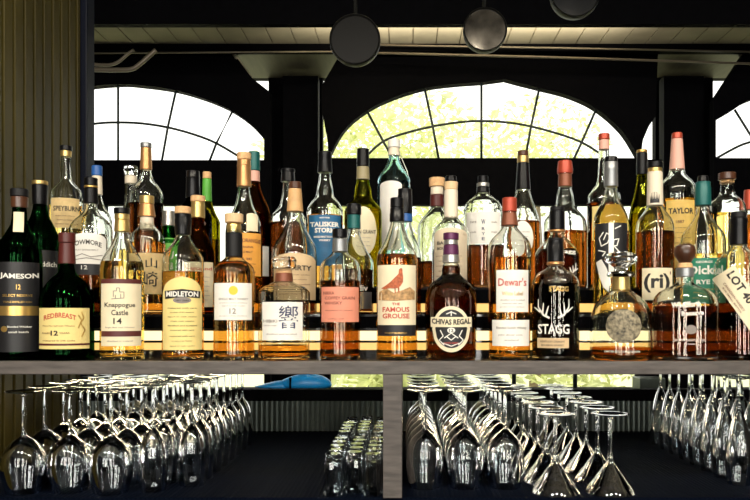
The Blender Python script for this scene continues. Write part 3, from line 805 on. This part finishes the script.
# blue bundle on the rail, pale box further right
bm = bmesh.new()
bmesh.ops.create_uvsphere(bm, u_segments=28, v_segments=16, radius=1)
for v in bm.verts:
    x, y, z = v.co
    zz = z if z > 0 else z * .55
    v.co = Vector((x * .105, y * .05, zz * .046 * (1 - .35 * max(0, -x)) ))
seam = from_bm('cushion_body', bm, M['bluecloth'], smooth=True)
cu = empty('cushion', (PX(297, 2.9), 2.9, PZ(388, 2.9))); tag(cu, 'rounded bright blue padded roll lying on the window ledge', 'cushion')
seam.parent = cu; seam.location = (.03, 0, .018)
bm = bmesh.new(); bmesh.ops.create_uvsphere(bm, u_segments=24, v_segments=12, radius=1)
for v in bm.verts: v.co = Vector((v.co.x * .08, v.co.y * .04, v.co.z * .036 * (.55 + .45 * v.co.x)))
o = from_bm('cushion_end', bm, M['bluecloth'], cu, smooth=True); o.location = (-.085, 0, .012)
rel(box('strap', cu.location.x - .022, cu.location.x - .016, 2.848, 2.87, cu.location.z - .006, cu.location.z + .05, M['blackwood']), cu)
# ledge for them
lg = box('window_ledge', -1.2, 1.9, 2.82, 3.02, PZ(402, 2.9), PZ(390, 2.9) - .004, M['blackwood'], bev=.003)
struct(lg); lg.name = 'trim_1'
cu.location.z = PZ(390, 2.9) - .004 + .006
bx = box('storage_box', PX(636, 2.9), PX(661, 2.9), 2.85, 2.95, PZ(402, 2.9), PZ(388, 2.9), M['steel'], bev=.003)
bx.location.z = .0
tag(bx, 'small pale grey box on the ledge right of the cone glasses', 'box')
bx.location.z = (PZ(390, 2.9) - .004) - PZ(402, 2.9)

# ------------------------------------------------------------------ glassware
def shell(outer, th, seg=32, facets=False):
    """outer: (r,z) from the rim (z=0) up to the bowl tip"""
    inner = [(max(r - th, 0), z) for r, z in outer if r - th > .0015]
    zt = outer[-1][1]
    pr = [(0, zt)] + outer[::-1] + inner + [(0, inner[-1][1] + .001)]
    bm = lathe_bm(pr, seg); bmesh.ops.recalc_face_normals(bm, faces=bm.faces); return bm
def smoothp(pts, n=18):
    f = pchip([(z, r) for r, z in pts]); z0, z1 = pts[0][1], pts[-1][1]
    return [(f(z0 + (z1 - z0) * i / n), z0 + (z1 - z0) * i / n) for i in range(n + 1)]
def me_of(bm, name, flat=False):
    me = bpy.data.meshes.new(name); bm.normal_update(); bm.to_mesh(me); bm.free(); me.materials.append(M['clear_stem'])
    if not flat:
        for p in me.polygons: p.use_smooth = True
        me.set_sharp_from_angle(angle=math.radians(50))
    return me
def stemware(bowl, zb, H, rf, rs, th=.0013):
    A = me_of(shell(smoothp(bowl), th), 'bowl')
    bm = lathe_bm([(0, zb - .0005), (rs * 1.6, zb - .0005), (rs * 1.2, zb + .006), (rs, zb + .014), (rs, H - .014), (rs * 1.4, H - .008), (rs * 1.6, H - .0065), (0, H - .0065)], 16)
    bmesh.ops.recalc_face_normals(bm, faces=bm.faces); B = me_of(bm, 'stem')
    bm = lathe_bm([(0, H - .006), (rs * 2, H - .006), (rf * .5, H - .0048), (rf * .97, H - .0018), (rf, H - .001), (rf * .97, H), (rf * .85, H - .0006), (rf * .45, H - .0026), (0, H - .0036)], 32)
    bmesh.ops.recalc_face_normals(bm, faces=bm.faces); Cc = me_of(bm, 'foot')
    return [('bowl', A), ('stem', B), ('foot', Cc)]
WINE = stemware([(.033, 0), (.038, .02), (.0425, .05), (.040, .072), (.028, .094), (.012, .107), (.005, .112)], .112, .2, .036, .0036)
SLIM = stemware([(.025, 0), (.027, .02), (.0285, .05), (.0265, .08), (.019, .105), (.009, .12), (.004, .127)], .127, .213, .032, .0033)
WINE2 = stemware([(.031, 0), (.035, .02), (.0385, .05), (.0365, .075), (.027, .098), (.012, .112), (.005, .118)], .118, .198, .036, .0036)
CONE = stemware([(.0485, 0), (.0475, .002), (.032, .024), (.016, .047), (.006, .062), (.0045, .068)], .068, .155, .0375, .0038, th=.0016)
FLUTE = stemware([(.0225, 0), (.0255, .02), (.0275, .045), (.025, .08), (.018, .115), (.009, .143), (.004, .155)], .155, .222, .031, .0032)
sp = [(.0185, 0), (.0188, .003), (.0165, .05), (.0150, .077), (.0142, .08)]
pr = [(0, .08)] + sp[::-1] + [(.0165, 0), (.0145, .05), (.013, .064), (.010, .067), (0, .068)]
bm = lathe_bm(pr, 12); bmesh.ops.recalc_face_normals(bm, faces=bm.faces); SHOT = me_of(bm, 'shot_glass', flat=True)

ORD = ['frontmost', 'second from front', 'third from front', 'fourth from front', 'fifth from front', 'sixth from front', 'seventh from front',
       'eighth from front', 'ninth from front', 'tenth from front', 'eleventh from front', 'twelfth from front']
def rows(name, cat, parts, X, Ds, desc, group, jit=.0004):
    protos = None
    for i, D in enumerate(Ds):
        e = bpy.data.objects.new(name, None) if parts else None
        if parts:
            COL.objects.link(e); e.empty_display_size = .02
            for pn, me in parts:
                c = bpy.data.objects.new(pn, me); COL.objects.link(c); c.parent = e
        else:
            e = bpy.data.objects.new(name, SHOT); COL.objects.link(e)
        e.location = (X + random.uniform(-jit, jit), D + random.uniform(-jit, jit), ZC)
        e.rotation_euler = (0, 0, random.uniform(0, 6))
        tag(e, '%s, %s' % (desc, ORD[i]), cat, group)
seqs = lambda a, s, n: [a + s * i for i in range(n)]
for X, d, k in ((-.754, 'upturned round wine glass in the leftmost row', 0), (-.668, 'upturned round wine glass in the second row from left', .012), (-.582, 'upturned round wine glass in the third row from left', 0)):
    rows('wine_glass', 'wine glass', WINE, X, seqs(1.485 + k, .0875, 8), d, 'upturned wine glasses left of the divider')
for X, d, a in ((-.504, 'upturned slim wine glass in the inner row at left', 1.50), (-.44, 'upturned slim wine glass in the row nearest the empty mat', 1.55)):
    rows('slim_wine_glass', 'wine glass', SLIM, X, seqs(a, .068, 8), d, 'upturned slim wine glasses at left')
for X, d in ((-.125, 'small upturned shot glass in the row nearest the empty mat'), (-.083, 'small upturned shot glass in the middle row left of divider'), (-.0635 + .0225 - .001, 'small upturned shot glass in the row beside the divider')):
    pass
for X, d in ((-.140, 'small upturned shot glass, outer left row'), (-.100, 'small upturned shot glass, middle row'), (-.062, 'small upturned shot glass, row touching the divider')):
    rows('shot_glass', 'shot glass', None, X, seqs(1.465 + (.02 if X == -.1 else 0), .047, 12), d, 'upturned shot glasses by the divider', .0007)
for X, d in ((.040, 'upturned tall-bowled wine glass just right of the divider'), (.122, 'upturned tall-bowled wine glass in the middle row right of divider'), (.204, 'upturned tall-bowled wine glass in the row beside the cone glasses')):
    rows('wine_glass', 'wine glass', WINE2, X, seqs(1.53, .082, 7), d, 'upturned wine glasses right of the divider')
for X, d in ((.298, 'upturned martini glass in the left cone-glass row'), (.407, 'upturned martini glass in the right cone-glass row')):
    rows('martini_glass', 'martini glass', CONE, X, seqs(1.487, .1, 7), d, 'upturned martini glasses')
for X, d, a, n_ in ((.692, 'upturned champagne flute in the row beside the empty mat', 1.555, 8), (.765, 'upturned champagne flute in the second row at far right', 1.59, 7), (.838, 'upturned champagne flute in the outermost row at far right', 1.80, 4)):
    rows('champagne_flute', 'champagne flute', FLUTE, X, seqs(a, .068, n_), d, 'upturned champagne flutes')

# ------------------------------------------------------------------ room
ZCEIL = CZ + 1.4
def struct_box(name, *a, m, bev=0.): return struct(box(name, *a, M[m], bev=bev))
struct_box('floor', -3.2, 3.4, -2.7, 4.7, -.1, 0, m='floor')
# ceiling of planks running in depth
bm = bmesh.new(); x = -3.2; w = .12
while x < 3.4:
    add_box(bm, x + .003, x + w - .003, 2.0, 4.48, ZCEIL, ZCEIL + .02); x += w
add_box(bm, -3.2, 3.4, -2.7, 4.48, ZCEIL + .008, ZCEIL + .06)
struct(from_bm('ceiling', bm, M['plank']))
struct_box('trim_2', -3.2, 3.4, 3.3, 3.34, CZ + 1.28, ZCEIL, m='blackwood')         # beam over the bar
struct_box('trim_3', -3.2, 3.4, 3.87, 3.92, CZ + 1.362, ZCEIL, m='blackwood')
struct_box('wall_right', 3.2, 3.4, -2.7, 4.7, 0, ZCEIL, m='wallp')
struct_box('wall_far_left', -3.2, -3.0, -2.7, 4.7, 0, ZCEIL, m='wallp')

# beaded side wall at left
bm = bmesh.new(); y = 1.2
while y < 2.33:
    add_box(bm, -1.04, -1.012, y + .0065, min(y + .053, 2.345) - .0065, 0, ZCEIL, bev=.002); y += .053
add_box(bm, -1.06, -1.034, 1.2, 2.345, 0, ZCEIL)
struct(from_bm('wall_left', bm, M['bead']))
struct_box('trim_4', -1.06, -.995, 2.345, 2.405, 0, ZCEIL, m='blackpost', bev=.003)

def plate(name, outer, holes, Y, th, m, parent=None):
    """a wall panel with real openings; outlines given in metres (x,z)"""
    bm = bmesh.new(); loops = [outer] + holes
    tri = tessellate_polygon([[Vector((x, z, 0)) for x, z in L] for L in loops])
    flat = [p for L in loops for p in L]
    A = [bm.verts.new((x, Y, z)) for x, z in flat]; B = [bm.verts.new((x, Y + th, z)) for x, z in flat]
    for t in tri:
        try: bm.faces.new([A[i] for i in t]); bm.faces.new([B[i] for i in t][::-1])
        except ValueError: pass
    k = 0
    for L in loops:
        n = len(L)
        for i in range(n):
            j = (i + 1) % n
            bm.faces.new((A[k + i], A[k + j], B[k + j], B[k + i]))
        k += n
    bmesh.ops.recalc_face_normals(bm, faces=bm.faces)
    return from_bm(name, bm, M[m], parent)
YB = 4.0
P = lambda px, py, D=YB: (PX(px, D), PZ(py, D))
def smooth_curve(pts, n=6):
    out = []
    for i in range(len(pts) - 1):
        p0 = pts[max(i - 1, 0)]; p1 = pts[i]; p2 = pts[i + 1]; p3 = pts[min(i + 2, len(pts) - 1)]
        for k in range(n):
            t = k / n
            out.append(tuple(.5 * ((2 * p1[a]) + (-p0[a] + p2[a]) * t + (2 * p0[a] - 5 * p1[a] + 4 * p2[a] - p3[a]) * t * t + (-p0[a] + 3 * p1[a] - 3 * p2[a] + p3[a]) * t ** 3) for a in (0, 1)))
    return out + [pts[-1]]
arcL = smooth_curve([(24, 112), (50, 97), (78, 88), (116, 84), (138, 85), (174, 90), (205, 99), (230, 110), (250, 124), (264, 139)])
arcC = smooth_curve([(330, 155), (345, 129), (368, 110), (395, 97), (425, 88), (455, 84), (482, 82), (505, 79)]) + smooth_curve([(505, 79), (520, 83), (540, 88), (570, 96), (597, 109), (622, 131), (638, 156)])[1:]
arcR = smooth_curve([(716, 120), (730, 112), (750, 100), (790, 88), (840, 84), (900, 92)])
winL = [(264, 160), (24, 160)] + arcL
winC = [(638, 158), (330, 158)] + arcC
winR = [(900, 158), (716, 158)] + arcR
low = lambda a, c: [(a, 205), (c, 205), (c, 388), (a, 388)]
c2 = lambda L: [P(*q) for q in L]
FL = 0.0
TOP = VY - (ZCEIL - CZ) * F / YB
BOT = VY + CZ * F / YB
def bay(name, outer, win, lo): return struct(plate(name, c2(outer), [c2(win), c2(lo)], YB, .06, 'blackwood'))
bay('wall_back_left', [(-170, BOT), (270, BOT), (270, 92), (252, 78), (233, TOP), (-170, TOP)], winL, low(24, 264))
bay('wall_back_middle', [(314, BOT), (662, BOT), (662, 159.5), (640.5, 159.5), (643, 140), (649, 126), (656, 116), (658, TOP), (341, TOP), (321.5, 86),
                         (321.5, 112), (323, 116), (327.5, 141), (328.5, 159.5), (314, 159.5)], winC, low(330, 638))
bay('wall_back_right', [(714, BOT), (1040, BOT), (1040, TOP), (745, TOP), (714, 100)], winR, low(716, 900))
Y2 = 4.42
for nm, a, c in (('wall_recess_left', 268.5, 322.5), ('wall_recess_right', 655.5, 713)):
    struct_box(nm, PX(a, Y2), PX(c, Y2), Y2, Y2 + .06, 0, ZCEIL, m='blackwood')
struct_box('wall_recess_header', -3.0, 3.2, Y2 + .001, Y2 + .059, PZ(78, Y2), ZCEIL, m='blackwood')
M['shadeplank'] = mat('shade_tinted_planks', (.055, .048, .036), .6, noise=.25, nscale=5, stretch=(8, 1, 1))
struct_box('trim_9', -3.0, 3.2, 3.925, Y2, ZCEIL - .004, ZCEIL + .001, m='shadeplank')  # board added under the recess ceiling; its shade is put into the colour
# pilasters in the recesses
def pil(name, a, c, y0, y1, D, m='blackwood'): struct_box(name, PX(a, D), PX(c, D), D, D + .08, PZ(y1, D), PZ(y0, D), m=m)
pil('trim_5', 283, 318, 76, 660, 4.2)
pil('trim_6', 664, 704, 76, 660, 4.2)

# window bars and panes
def window(name, win, bars, lo, ncol):
    r = struct(empty(name, (P(*win[0])[0], YB, P(*win[0])[1])))
    bm = bmesh.new()
    for L in bars:
        tube_bm([(PX(x, YB), YB + .03, PZ(y, YB)) for x, y in L], .0065, 8, bm)
    a, c = lo[0][0], lo[1][0]
    for i in range(1, ncol):
        x = a + (c - a) * i / ncol
        tube_bm([(PX(x, YB), YB + .03, PZ(205, YB)), (PX(x, YB), YB + .03, PZ(388, YB))], .012, 8, bm)
    tube_bm([(PX(a, YB), YB + .03, PZ(296, YB)), (PX(c, YB), YB + .03, PZ(296, YB))], .012, 8, bm)
    rel(from_bm('window_bars', bm, M['muntin'], smooth=True), r)
    for poly, nm in ((win, 'arched_pane'), (lo, 'lower_pane')):
        rel(plate(nm, c2(poly), [], YB + .048, .004, 'paneglass'), r)
window('window_1', winL, [[(116, 84), (116, 160)], [(174, 90), (166, 126), (160, 160)], [(231, 110), (215, 142), (208, 160)],
                          smooth_curve([(60, 127), (95, 122), (116, 121), (140, 122), (166, 126), (192, 133), (215, 142), (242, 158)], 3)], low(24, 264), 3)
window('window_2', winC, [[(367, 110), (383, 140), (393, 158)], [(425, 88), (433, 125), (439, 158)], [(482, 82), (482, 158)], [(540, 88), (532, 125), (526, 158)], [(597, 109), (583, 141), (575, 158)],
                          smooth_curve([(364, 157), (383, 140), (408, 131), (433, 125), (458, 121), (482, 119.5), (508, 121), (532, 125), (558, 132), (583, 141), (604, 154)], 3)], low(330, 638), 5)
window('window_3', winR, [[(737, 108), (752, 132), (768, 158)], smooth_curve([(719, 157), (737, 147), (752, 141), (790, 132)], 3)], low(716, 900), 3)

# cables and pipes under the ceiling
def pipe(name, pts, r, label, Y=3.75, cat='pipe'):
    o = from_bm(name, tube_bm([(PX(x, Y), Y, PZ(y, Y)) for x, y in pts], r, 10), M['pipe'], smooth=True)
    tag(o, label, cat); return o
pipe('conduit_pipe', [(60, 53.5), (200, 52.5), (345, 51.5)], .004, 'thin pale straight conduit above the left arched window')
pipe('conduit_pipe', [(378, 45), (560, 48), (760, 52)], .0045, 'upper thin pale conduit running right from the dark round lamp')
pipe('conduit_pipe', [(378, 53), (560, 57.5), (760, 64)], .006, 'lower thicker conduit running right above the middle arch')
pipe('bent_pipe', smooth_curve([(88, 69.5), (118, 70), (132, 69), (140, 64), (148, 57), (156, 50)], 5), .011, 'thick pale curved pipe at upper left by the boarded wall', Y=3.6)
pipe('bent_pipe', smooth_curve([(88, 64), (108, 65), (118, 62), (128, 54), (134, 50)], 5), .008, 'thinner curved pipe above the thick pipe at upper left', Y=3.68)
# pale sloping battens in the recesses
def batten(pts, r, lab):
    o = from_bm('batten', tube_bm([(PX(x, D), D, PZ(y, D)) for x, y, D in pts], r, 6), M['plank']); tag(o, lab, 'batten')
batten([(233, 53, 3.98), (251, 78, 4.1)], .009, 'pale sloping batten beside the left arched window')

# hanging round lamps
def disc_lamp(px, py, rp, D, label, face, stem_dx=0):
    r = rp / F * D; c = Vector((PX(px, D), D, PZ(py, D)))
    e = empty('hanging_lamp', c); tag(e, label, 'lamp', 'round lamps hanging over the bar')
    rot = Matrix.Rotation(PI / 2, 4, 'X')
    bm = lathe_bm([(0, -.05), (r * .7, -.05), (r * .96, -.03), (r, -.01), (r, .008), (r * .97, .012), (r * .93, .008), (r * .93, .002)], 48)
    bmesh.ops.transform(bm, matrix=rot, verts=bm.verts); bmesh.ops.recalc_face_normals(bm, faces=bm.faces)
    from_bm('housing', bm, M['pan'], e, smooth=True, auto=40)
    bm = lathe_bm([(0, -.001), (r * .93, -.001), (r * .93, .003), (r * .6, .0045), (0, .005)], 48)
    bmesh.ops.transform(bm, matrix=rot, verts=bm.verts); bmesh.ops.recalc_face_normals(bm, faces=bm.faces)
    from_bm('lens', bm, face, e, smooth=True, auto=40)
    bm = tube_bm([(0, .02, r * .9), (0, .02, ZCEIL - c.z)], .006, 10)
    from_bm('stem', bm, M['pan'], e, smooth=True)
mirror = mat('smoky_mirror', (.10, .092, .08), .15, metal=.9, noise=.95, nscale=12)
disc_lamp(355, 40, 25.5, 2.5, 'large matt dark round lamp hanging at top centre', mat('black_grille', (.004, .004, .004), .5, spec=.15))
disc_lamp(485, 30, 22, 2.5, 'smaller reflective round lamp hanging right of the matt one', mirror)
disc_lamp(575, -7, 25, 2.5, 'dark glass round lamp cut off by the top edge', mat('dark_lens', (.003, .004, .006), .12))

# unseen room side behind the viewer; its tall windows are assumed from reflections
YF = -2.6
wx = [(-2.2, -1.9), (-1.25, -.95), (-.75, -.45), (.45, .75), (.95, 1.25), (2.1, 2.4)]
struct(plate('wall_front', [(-3.2, 0), (3.4, 0), (3.4, ZCEIL), (-3.2, ZCEIL)], [[(a, .9), (c, .9), (c, 2.5), (a, 2.5)] for a, c in wx], YF - .1, .1, 'wallp'))
for i, (a, c) in enumerate(wx):
    w = struct(empty('window_%d' % (4 + i), (a, YF, .9)))  # assumed window, never in view
    bm = bmesh.new(); mx = (a + c) / 2
    add_box(bm, mx - .02, mx + .02, YF - .06, YF - .03, .9, 2.5); add_box(bm, a, c, YF - .06, YF - .03, 1.6, 1.64)
    rel(from_bm('window_bars', bm, M['muntin']), w)
    L = bpy.data.lights.new('window_daylight', 'AREA'); L.shape = 'RECTANGLE'; L.size = c - a; L.size_y = 1.6
    L.energy = 24; L.color = (1, .95, .86)
    o = bpy.data.objects.new('window_daylight', L); COL.objects.link(o); o.location = (mx, YF - .08, 1.7); o.rotation_euler = (PI / 2, 0, 0)  # added area light in place of daylight from the assumed window

# lights added inside the bar, all out of view
def area(name, loc, rot, sx, sy, e, col):
    L = bpy.data.lights.new(name, 'AREA'); L.shape = 'RECTANGLE'; L.size = sx; L.size_y = sy; L.energy = e; L.color = col
    o = bpy.data.objects.new(name, L); COL.objects.link(o); o.location = loc; o.rotation_euler = rot; return o
area('ceiling_fill', (.3, 3.46, CZ + 1.285), (PI, 0, 0), 1.5, .06, 22.0, (1, .88, .66))  # added fill, unseen behind the beam, to brighten the ceiling planks
for x, w_ in ((-.55, .7), (.2, .55), (.80, .3)):
    area('assumed_shelf_light', (x, 1.80, ZSHELF - .028), (0, 0, 0), w_, .012, 1.6 * w_, (1, .78, .48))  # assumed warm lights under the shelf, added for glints on the glasses
for x in (-1.15, -.45, .25, .95, 1.6):
    area('assumed_downlight', (x, .15, ZCEIL - .12), (math.radians(38), 0, 0), .16, .16, 11, (1, .90, .74))  # assumed overhead lamps, added out of view to light the labels

# ------------------------------------------------------------------ outdoors
struct_box('ground_outside', -14, 16, 4.8, 26, -.6, -.4, m='grass')
def tree(x, y, z, r, n, label, seed):
    rnd = random.Random(seed)
    e = empty('tree', (x, y, -.4)); tag(e, label, 'tree', 'trees outside the windows')
    from_bm('trunk', tube_bm([(0, 0, 0), (.1, 0, z * .5), (0, 0, z)], [.14, .11, .07], 10), M['bark'], e, smooth=True)
    bm = bmesh.new()
    for _ in range(n):
        d = Vector((rnd.gauss(0, 1), rnd.gauss(0, 1), rnd.gauss(0, 1))).normalized() * r * rnd.random() ** .45
        d.z *= .8; c = Vector((0, 0, z + .4)) + d; s_ = rnd.uniform(.05, .11)
        q = Matrix.Rotation(rnd.uniform(0, 6.3), 3, Vector((rnd.gauss(0, 1), rnd.gauss(0, 1), rnd.gauss(0, 1))).normalized())
        bm.faces.new([bm.verts.new(c + q @ Vector(v) * s_) for v in ((-1, 0, 0), (0, -.45, .1), (1, 0, 0), (0, .45, .1))])
    o = from_bm('foliage', bm, M['leaf'], e); o['kind'] = 'stuff'
tree(-.5, 12.0, 3.5, 2.0, 5200, 'leafy pale green tree outside the left part of middle arch', 3)
tree(2.6, 15.0, 4.4, 1.5, 1800, 'thin pale green tree outside the centre of middle arch', 5)
tree(-.2, 7.5, .8, .8, 1200, 'low green shrub outside the middle lower window', 8)
tree(1.8, 8.2, .8, .8, 900, 'low green shrub outside right half of middle lower window', 9)

W = bpy.data.worlds.new('daylight'); S.world = W; W.use_nodes = True
bg = W.node_tree.nodes['Background']; bg.inputs[0].default_value = (1, 1, .93, 1); bg.inputs[1].default_value = 1.7
sun = bpy.data.lights.new('sun', 'SUN'); sun.energy = 7; sun.color = (1, .96, .8); sun.angle = .05
so = bpy.data.objects.new('sun', sun); COL.objects.link(so); so.location = (0, 8, 6); so.rotation_euler = (math.radians(38), 0, math.radians(200))

# ------------------------------------------------------------------ camera
cam = bpy.data.cameras.new('camera'); co = bpy.data.objects.new('camera', cam); COL.objects.link(co)
co.location = (0, 0, CZ); co.rotation_euler = (PI / 2, 0, 0)
cam.lens = 36; cam.sensor_width = 36; cam.sensor_fit = 'HORIZONTAL'
cam.shift_x = (375 - VX) / 750; cam.shift_y = (VY - 250) / 750
cam.clip_start = .05; cam.clip_end = 100
S.camera = co
S.view_settings.view_transform = 'Standard'; S.view_settings.look = 'None'
S.view_settings.exposure = .15; S.view_settings.gamma = 1; S.view_settings.use_curve_mapping = False
try:
    S.cycles.sample_clamp_indirect = 60; S.cycles.max_bounces = 28; S.cycles.transmission_bounces = 28; S.cycles.transparent_max_bounces = 16
    S.cycles.glossy_bounces = 8; S.cycles.diffuse_bounces = 4
except Exception: pass
